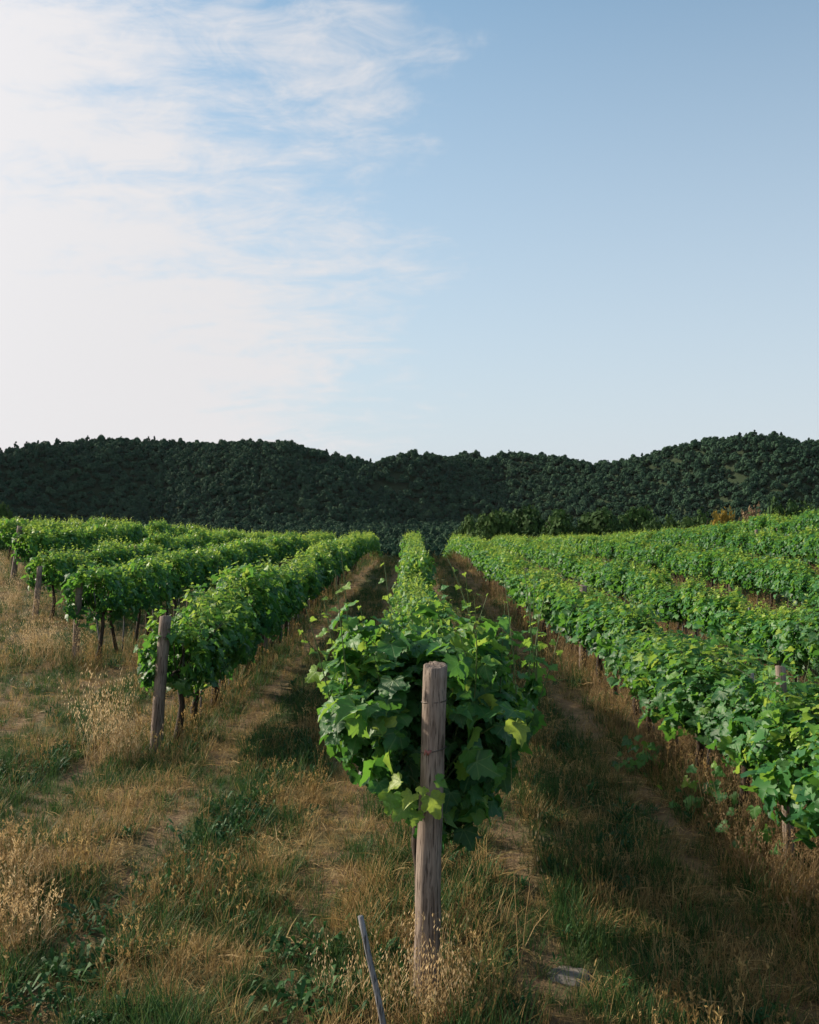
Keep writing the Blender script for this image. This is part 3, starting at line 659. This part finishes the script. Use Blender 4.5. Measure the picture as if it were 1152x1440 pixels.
def seeded(seed, n, la, lb, mat, head=True, spread=0.06, oats=False, nsp=10):
    """stems with seed heads; oats=True hangs spikelets from fine side branches"""
    r = np.random.default_rng(seed); mb = MB()
    for k in range(n):
        a = r.uniform(0, 6.28); rd = spread * math.sqrt(r.random()); b = np.array([rd * math.cos(a), rd * math.sin(a), -0.01]); ln = r.uniform(la, lb)
        d = np.array([r.normal(0, 0.14), r.normal(0, 0.14), 1.0]); d /= np.linalg.norm(d); bend = r.normal(0, 0.10, 3) * np.array([1, 1, 0])
        P = [b + d * ln * u_ + bend * ln * u_ * u_ for u_ in np.linspace(0, 1, 5)]; tn = r.random()
        mb.tube(P, np.array([0.0017, 0.0015, 0.0012, 0.001, 0.0006]) * 1.1, 3, tn, cap=False)
        if oats:
            for q in range(nsp):
                u_ = r.uniform(0.55, 1.0); p = b + d * ln * u_ + bend * ln * u_ * u_; az = r.uniform(0, 6.28); o = np.array([math.cos(az), math.sin(az), r.uniform(-0.3, 0.4)]) * r.uniform(0.02, 0.06)
                e_ = p + o; t_ = e_ + np.array([o[0] * 0.25, o[1] * 0.25, -1]) * np.array([1, 1, r.uniform(0.020, 0.032)]); mdp = (e_ + t_) / 2; s = np.array([-math.sin(az), math.cos(az), 0]) * 0.0044; s2 = np.array([math.cos(az), math.sin(az), 0]) * 0.003
                mb.add([p, p + s * 0.15, e_], [(0, 1, 2)], tn)
                mb.add([e_, mdp - s, mdp + s2, mdp + s, t_], [(0, 1, 2), (0, 2, 3), (1, 4, 2), (2, 4, 3)], 0.6 + 0.4 * r.random())
        elif head:
            for q in range(7):
                u_ = r.uniform(0.78, 1.02); p = b + d * ln * u_ + bend * ln * u_ * u_; o = r.normal(0, 1, 3); o[2] = abs(o[2]) + 0.8; o = o / np.linalg.norm(o) * r.uniform(0.015, 0.03); s = np.cross(o, [0, 1, 0.2]) * 0.16
                mb.add([p, p + o * 0.5 + s, p + o, p + o * 0.5 - s], [(0, 1, 2, 3)], tn)
        for q in range(2):
            u_ = r.uniform(0.05, 0.4); blade(mb, r, b + d * ln * u_, r.uniform(0, 6.28), ln * r.uniform(0.2, 0.4), 0.5, 0.004, tn, 1.0)
    return mb.mesh('stems', mat)
KIND = []
def kinds(lst): a = len(KIND); KIND.extend(lst); return list(range(a, len(KIND)))
k_green = kinds([tuft(500 + i, 22, 0.06, 0.17, 0.0045, 0.06, 0.45, M_GREEN) for i in range(4)])
k_straw = kinds([tuft(520 + i, 20, 0.07, 0.22, 0.0032, 0.055, 0.5, M_STRAW) for i in range(4)])
k_lit = kinds([litter(540 + i) for i in range(3)])
k_weed = kinds([weed(560 + i) for i in range(3)])
k_tall = kinds([seeded(580 + i, 9, 0.20, 0.44, M_RED) for i in range(3)])
k_talls = kinds([seeded(590 + i, 8, 0.16, 0.36, M_STRAW) for i in range(3)])
k_gtall = kinds([tuft(600 + i, 20, 0.15, 0.34, 0.004, 0.06, 0.35, M_GREEN) for i in range(3)])
# candidate points
def zone(y0, y1, dens, rg):
    wmax = y1 * 0.50 + 1.5; n = int((y1 - y0) * 2 * wmax * dens)
    x = rg.uniform(-wmax, wmax, n); y = rg.uniform(y0, y1, n); k = np.abs(x) < y * 0.48 + 0.8; return np.column_stack([x[k], y[k]])
rg = np.random.default_rng(21)
Z = np.concatenate([zone(3.2, 7, 330, rg), zone(7, 11, 190, rg), zone(11, 18, 85, rg), zone(18, 32, 34, rg), zone(32, 66, 11, rg)])
x, y = Z[:, 0], Z[:, 1]; n = len(Z)
rowi = np.round((x - X0) / SP); u = np.abs(x - X0 - rowi * SP)                                # distance from the nearest row
start = np.array([ROW_START.get(int(np.clip(k, -8, 7)), 40) - 1.2 for k in rowi]); inrow = (y > start)
headland = (~inrow) & (rowi < 0)
nz_a = vnoise(x, y, 1.3, o=1) + 0.5 * vnoise(x, y, 0.45, o=7); nz_b = vnoise(x, y, 2.3, o=13) + 0.5 * vnoise(x, y, 0.6, o=17); rnd = rg.random(n)
foot = inrow & (u < 0.42 + 0.10 * nz_a); track = (u > 0.50) & (u < 0.84) & ~foot; mid = ~(foot | track)
green_p = np.where(mid, 0.62 + 0.30 * nz_a, np.where(track, 0.20 + 0.22 * nz_a, np.where(rowi == 0, 0.55, np.where(rowi < 0, 0.55, 0.34)) + 0.2 * nz_a)); green_p = np.where(headland & (y > 9), 0.74 + 0.50 * nz_a, green_p)
green_p = np.where((x > 0) & (y < 9) & ~foot, 0.56 + 0.34 * nz_a, green_p); green_p = np.where((x < -0.2) & (y < 9), 0.55 + 0.70 * nz_a, green_p)
idx = np.zeros(n, int); scl = np.ones(n); keep = np.ones(n, bool)
q = rg.random(n); pick = lambda ks: np.array(ks)[rg.integers(0, len(ks), n)]
isg = rnd < np.clip(green_p, 0.04, 0.93)
idx = np.where(isg, np.where((q < 0.16) & (nz_b > 0.1), pick(k_weed), np.where((q < 0.24) & (nz_b > -0.1), pick(k_gtall), pick(k_green))), np.where(q < 0.42, pick(k_lit), np.where((q < 0.55) & (nz_b > 0.1), pick(k_talls), pick(k_straw))))
tl = foot & (q > (0.42 - 0.2 * nz_b)) & (rg.random(n) < np.where(rowi < 0, 0.30, 0.36)) & (rowi != 0); idx = np.where(tl, np.where((q > 0.66) & (rowi > -1), pick(k_tall), np.where(q > np.where(rowi < 0, 0.72, 0.55), pick(k_talls), pick(k_gtall))), idx)
bare = track & (nz_b > 0.15) & (rg.random(n) < 0.55); keep &= ~bare
keep &= ~((x > 0.55) & (x < 1.10) & (y > 5.15) & (y < 5.60) & (rg.random(n) < 0.6))
scl = rg.uniform(0.75, 1.25, n) * np.interp(y, [4, 12, 30, 60], [1.0, 1.1, 1.35, 1.6]); scl = np.where(track, scl * 0.7, scl); scl = np.where(headland | (x < -0.3) & (y < 9), scl * 0.85, scl)
P = np.column_stack([x, y, ground_z(x, y)]); turn = np.column_stack([rg.normal(0, 0.08, n), rg.normal(0, 0.08, n), rg.uniform(0, 6.28, n)])
scatter('grass', P[keep], idx[keep], turn[keep], np.repeat(scl[keep][:, None], 3, 1), KIND, 'mixed green and dry grass covering the vineyard floor', 'grass')
print('grass instances', int(keep.sum()))

OATS = [seeded(700 + i, 10, 0.50, 0.95, M_OAT, oats=True, spread=0.12, nsp=16) for i in range(3)]
OATL = [seeded(710 + i, 9, 0.30, 0.62, M_OAT, oats=True, spread=0.14, nsp=9) for i in range(3)]
def oat(x, y, meshes, k, label, group, s=1.0):
    o = thing('wild_oat_clump', label, 'dry grass', (x, y, gz(x, y)), group); rgo = np.random.default_rng(int(x * 100) + 5000)
    for j in range(k): new_obj('stems', meshes[j % len(meshes)], parent=o, loc=(rgo.normal(0, 0.11), rgo.normal(0, 0.11), 0), rot=(0, 0, rgo.uniform(0, 6.28)), scale=s * rgo.uniform(0.85, 1.12))
    return o
oat(-2.98, 10.05, OATS, 6, 'tall golden wild oat clump leaning on the weathered post', None, 1.08)
oat(-2.75, 9.95, OATL, 4, 'low golden wild oats at the foot of the weathered post', None)
for (a, b) in ((-5.9, 16.0), (-5.45, 15.9), (-6.2, 15.6), (-6.3, 16.6)): oat(a, b, OATS, 3, 'golden wild oat clump round the end post of the second row', 'oats at the second row end')
for (a, b) in ((-8.3, 20.6), (-7.8, 20.4), (-8.4, 19.8), (-9.0, 22.5), (-11.0, 26.4), (-11.5, 27.0)): oat(a, b, OATS, 3, 'pale wild oat clump at the far row ends', 'oats at the far row ends')
for (a, b) in ((0.02, 4.88), (-0.14, 4.98), (-0.30, 4.95), (0.16, 4.98), (-0.06, 4.80), (0.10, 4.82)): oat(a, b, OATL, 2, 'short wild oats with drooping seeds at the foot of the thick wired post', 'oats round the thick post', 0.8)
oat(0.21, 5.0, [seeded(741, 3, 1.0, 1.35, M_OAT, oats=True, spread=0.04, nsp=5)], 1, 'few very tall thin oat stems beside the thick wired post', None)
BAR = [seeded(760 + i, 26, 0.22, 0.42, M_OAT, spread=0.14) for i in range(2)]
for (a, b) in ((-2.62, 6.35), (-2.45, 6.05), (-2.75, 6.9), (-2.3, 5.7)): oat(a, b, BAR, 3, 'pale dry wall barley tuft in the open grass', 'pale barley tufts')
BIGW = [weed(800 + i, 150, 0.10, 1.15) for i in range(3)]
for j, (X_, Y_) in enumerate(((420, 1345), (440, 1415), (130, 1300), (235, 1250), (100, 1370), (20, 1415), (300, 1180), (340, 1150))):
    D = CAMZ * F / (Y_ - HZY); X = (X_ - VPX) / F * D
    o = thing('weed', 'dark green leafy weed beside the leaning grey stick' if j < 2 else 'dark green leafy weed low in the open grass', 'weed', (X, D, gz(X, D)), 'dark weeds by the stick' if j < 2 else 'dark weeds in the grass', rz=j * 1.3, scale=(1.3, 1.3, 1.25))
    new_obj('foliage', BIGW[j % 3], parent=o)['kind'] = 'stuff'
# young vine leaves at the foot of the first row, yellow bush side
for (a, b, s_) in ((2.15, 9.5, 1.0), (2.35, 8.2, 1.1), (2.5, 7.2, 0.9)):
    r = np.random.default_rng(int(a * 100)); n_ = 26; Pq = r.normal(0, 1, (n_, 3)) * np.array([0.12, 0.12, 0.10]) + np.array([0, 0, 0.2]); Pq[:, 2] = np.clip(Pq[:, 2], 0.03, 1)
    Nq = np.array([-0.3, -0.5, 0.6]) + r.normal(0, 0.4, (n_, 3)); Tq = np.array([0, -0.2, -0.6]) + r.normal(0, 0.5, (n_, 3))
    o = thing('vine_sucker', 'low leafy vine sucker at the grassy foot of the first row, yellow bush side', 'vine sucker', (a, b, gz(a, b)), 'suckers under the first row')
    leaf_children(o, Pq * s_, basis(Nq, Tq), r.uniform(0.05, 0.11, n_), r)

# thin grey stake, clay fragment, pale stone
mb = MB(); L_ = np.linspace(0, 1, 8); r = np.random.default_rng(9)
mb.tube(np.column_stack([-0.155 * L_ + r.normal(0, 0.001, 8), 0.03 * L_, -0.05 + 0.70 * L_]), 0.0155 - 0.002 * L_, 9)
sx_, sy_ = -0.088, 4.62; o = new_obj('leaning_stick', mb.mesh('leaning_stick', M_GREYWOOD, smooth=True), loc=(sx_, sy_, gz(sx_, sy_))); tag(o, 'smooth grey stick leaning out of the oats before the thick wired post', 'stick')
def rock(name, dims, seed, mat):
    r = np.random.default_rng(seed); import bmesh
    bm = bmesh.new(); bmesh.ops.create_icosphere(bm, subdivisions=3, radius=1.0); ph_ = r.uniform(0, 6, 6)
    for v in bm.verts:
        c = v.co; f = 1 + 0.14 * math.sin(3 * c.x + ph_[0]) * math.cos(4 * c.y + ph_[1]) + 0.08 * math.sin(9 * c.z + 7 * c.x + ph_[2]) + r.normal(0, 0.02)
        c = c * f; m_ = max(abs(c.x), abs(c.y), abs(c.z)); k = 0.35
        c = c * (1 - k) + c / max(m_, 1e-6) * k * min(1, m_)
        v.co = Vector((c.x * dims[0], c.y * dims[1], c.z * dims[2]))
    me = bpy.data.meshes.new(name); bm.to_mesh(me); bm.free(); me.polygons.foreach_set('use_smooth', [True] * len(me.polygons)); me.materials.append(mat); return me
D = 4.95; X = (628 - VPX) / F * D; tag(new_obj('clay_fragment', rock('clay_fragment', (0.06, 0.04, 0.03), 3, M_CLAY), loc=(X, D, gz(X, D) + 0.02), rot=(0.2, 0.1, 0.4)), 'broken red clay fragment beside the oats at the thick post', 'clay fragment')
D = 5.36; X = (802 - VPX) / F * D; tag(new_obj('flat_stone', rock('flat_stone', (0.13, 0.13, 0.028), 5, M_STONE), loc=(X, D, gz(X, D) - 0.012), rot=(0.03, 0, 0.3)), 'pale flat stone half buried in a bare patch of grass', 'stone')

# ------------------------------------------------------------------ trees
def crown_mesh(seed, w, h, n_cl, n_lf, lsz, mat, cone=False, base=0.0):
    r = np.random.default_rng(seed); V, Fc, T = [], [], []; off = 0
    for c in range(n_cl):
        if cone:
            z = r.uniform(0, 1) ** 1.3; a = r.uniform(0, 6.28); rd = (1 - z) * w * 0.5 * math.sqrt(r.uniform(0.3, 1)); ctr = np.array([rd * math.cos(a), rd * math.sin(a), base + z * h]); cr = 0.16 * w * (1.15 - z)
        else:
            d = r.normal(0, 1, 3); d /= np.linalg.norm(d); d[2] = abs(d[2]) * 1.1 - 0.35; k = r.uniform(0.45, 0.95); ctr = np.array([d[0] * w * 0.42 * k, d[1] * w * 0.42 * k, base + h * 0.45 + d[2] * h * 0.46 * k]); cr = w * r.uniform(0.12, 0.20)
        q = r.normal(0, 1, (n_lf, 3)); q /= np.linalg.norm(q, axis=1)[:, None]; q *= (cr * r.uniform(0.55, 1.05, n_lf))[:, None]; q[:, 2] *= 0.75
        p = q + ctr; nr = q / (np.linalg.norm(q, axis=1)[:, None] + 1e-6) + r.normal(0, 0.32, (n_lf, 3)) + np.array([0, 0, 0.25]); B = basis(nr, r.normal(0, 1, (n_lf, 3))); s = lsz * r.uniform(0.55, 1.3, n_lf)
        Q = np.array([(-0.5, 0, 0), (0, -0.45, 0.1), (0.5, 0, 0), (0, 0.55, 0.12)])
        v = np.einsum('nij,mj->nmi', B, Q) * s[:, None, None] + p[:, None, :]
        V.append(v.reshape(-1, 3)); Fc.append((np.arange(n_lf)[:, None] * 4 + np.arange(4)[None]) + off); off += n_lf * 4; T.append(np.repeat(np.clip(r.normal(r.uniform(0.25, 0.75), 0.18, n_lf), 0, 1), 4))
    VV = np.concatenate(V)
    if h == 1.0: VV[:, 2] = (VV[:, 2] - VV[:, 2].min()) / (VV[:, 2].max() - VV[:, 2].min()); VV[:, :2] /= np.abs(VV[:, :2]).max() * 2
    return tri_mesh('crown', VV, np.concatenate(Fc), mat, np.concatenate(T), smooth=False)
def tree_trunk(seed, h, w, rad):
    r = np.random.default_rng(seed); mb = MB(); k = 7; z = np.linspace(-0.4, h * 0.72, k); P = np.column_stack([np.cumsum(r.normal(0, 0.05, k)), np.cumsum(r.normal(0, 0.05, k)), z])
    mb.tube(P, np.linspace(rad, rad * 0.35, k), 8)
    for q in range(7):
        i = int(r.integers(2, k - 1)); a = r.uniform(0, 6.28); d = np.array([math.cos(a) * w * 0.33, math.sin(a) * w * 0.33, h * r.uniform(0.15, 0.3)]); mb.tube([P[i], P[i] + d * 0.5 + [0, 0, -0.05 * h], P[i] + d], [rad * 0.45, rad * 0.28, rad * 0.1], 6)
    return mb.mesh('trunk', M_BARK)
# each tree that stands clear of the wood: pixel of its top, width in pixels, depth, kind
TREES = [(700, 713, 62, 150, 0), (742, 708, 76, 165, 0), (790, 714, 66, 150, 0), (846, 711, 84, 150, 0), (893, 708, 66, 160, 0), (922, 722, 40, 135, 1), (955, 720, 52, 125, 1), (985, 712, 48, 130, 1), (1014, 709, 40, 112, 2), (1060, 704, 48, 112, 3), (1104, 694, 66, 118, 1), (1143, 706, 44, 120, 1), (660, 722, 40, 170, 0), (4, 700, 34, 140, 0), (-30, 706, 60, 140, 0)]
CRM = {0: [crown_mesh(1000 + i, 1.0, 1.0, 46, 90, 0.055, M_BUSH) for i in range(3)], 1: [crown_mesh(1010 + i, 1.0, 1.0, 40, 90, 0.055, M_BUSH) for i in range(2)], 2: [crown_mesh(1020, 1.0, 1.0, 34, 80, 0.055, M_YEL)], 3: [crown_mesh(1030, 1.0, 1.0, 30, 70, 0.05, M_PINK)]}
TLAB = {0: ('broad_tree', 'broad dark green tree at the foot of the wooded hills', 'dark trees before the hills'), 1: ('green_bush', 'mid green bushy tree near the yellow bush behind the field', 'green bushes near the yellow one'), 2: ('yellow_bush', 'yellow flowering bush behind the vine rows', None), 3: ('faded_bush', 'faded brownish pink bush next to the yellow bush', None)}
for j, (X_, Y_, wp, D, kd) in enumerate(TREES):
    x_, _, top = px(X_, Y_, D); g0 = gz(x_, D); hgt = top - g0; w_ = wp / F * D
    nm, lb, gp = TLAB[kd]
    if X_ < 10: lb, gp = 'dark green tree at the foot of the hills behind the far oat clumps', 'trees past the far row ends'
    o = thing(nm, lb, 'bush' if kd else 'tree', (x_, D, g0), gp)
    new_obj('trunk', tree_trunk(1100 + j, hgt, w_, 0.03 * hgt), parent=o)
    new_obj('crown', CRM[kd][j % len(CRM[kd])], parent=o, loc=(0, 0, hgt * 0.10), rot=(0, 0, j * 1.7), scale=(w_ * 1.55, w_ * 1.35, hgt * 0.90))
# the wood that covers the hills: one mass
FT = [crown_mesh(1200 + i, 6.6, 5.8, 14, 60, 0.75, M_OAK, base=0.2) for i in range(5)] + [crown_mesh(1220 + i, 5.6, 6.6, 26, 34, 0.8, M_PINE, cone=True, base=0.3) for i in range(2)]
rf = np.random.default_rng(88); stp = 4.3
gx, gy = np.meshgrid(np.arange(-520, 520, stp), np.arange(250, 860, stp)); ex = rf.uniform(-520, 520, 9000); ey = rf.uniform(520, 800, 9000)
gx = np.concatenate([gx.ravel() + rf.uniform(-2, 2, gx.size), ex]); gy = np.concatenate([gy.ravel() + rf.uniform(-2, 2, gy.size), ey])
_sl = np.abs(hill_z(gx, gy + 2) - hill_z(gx, gy - 2)) / 4; _ok = np.ones(len(gx), bool); _ok[-9000:] = _sl[-9000:] > 0.5; gx, gy = gx[_ok], gy[_ok]
Dr, zr = ridge(gx); k = (gy < Dr + 40) & (np.abs(gx) < gy * 0.62)
gxs, gys, Drs = gx[k], gy[k], Dr[k]; gzs = np.maximum(hill_z(gxs, gys), ground_z(gxs, gys))
sxp = gxs / gys * F + VPX; syp = HZY - (gzs - CAMZ) / gys * F
clear = ((np.abs(sxp - 548) < 24) & (np.abs(syp - 690) < 6)) | ((np.abs(sxp - 688) < 14) & (np.abs(syp - 645) < 3))
gxs, gys, gzs = gxs[~clear], gys[~clear], gzs[~clear]; n = len(gxs)
pine = rf.random(n) < np.where(vnoise(gxs, gys, 120, o=4) > 0.15, 0.14, 0.03)
fi = np.where(pine, rf.integers(5, 7, n), rf.integers(0, 5, n)); fs = rf.uniform(0.5, 1.0, n) ** 1.2 * 1.35 * np.interp(gys, [250, 560], [0.55, 1.0])
scatter('forest', np.column_stack([gxs, gys, gzs - 0.4]), fi, np.column_stack([np.zeros(n), np.zeros(n), rf.uniform(0, 6.28, n)]), np.column_stack([fs, fs, fs * rf.uniform(0.85, 1.2, n)]), FT, 'dense dark green wood covering the hills behind the field', 'forest')
print('forest trees', n, 'vines', len(single), len(rest), 'objects', len(bpy.data.objects))

# ------------------------------------------------------------------ thin air haze
m, t, out = new_mat('air_haze'); pv = t.nodes.new('ShaderNodeVolumePrincipled'); pv.inputs['Color'].default_value = (0.80, 0.92, 1.0, 1); pv.inputs['Density'].default_value = 0.000012; pv.inputs['Anisotropy'].default_value = 0.0
t.links.new(pv.outputs[0], out.inputs['Volume'])
mb = MB(); bx0, bx1, by0, by1, bz0, bz1 = -1260, 1260, -320, 1460, -22, 95
mb.add([(bx0, by0, bz0), (bx1, by0, bz0), (bx1, by1, bz0), (bx0, by1, bz0), (bx0, by0, bz1), (bx1, by0, bz1), (bx1, by1, bz1), (bx0, by1, bz1)], [(0, 3, 2, 1), (4, 5, 6, 7), (0, 1, 5, 4), (1, 2, 6, 5), (2, 3, 7, 6), (3, 0, 4, 7)])
tag(new_obj('haze', mb.mesh('haze', m, smooth=False)), 'thin bluish haze in the air over the whole valley', 'haze', kind='stuff')
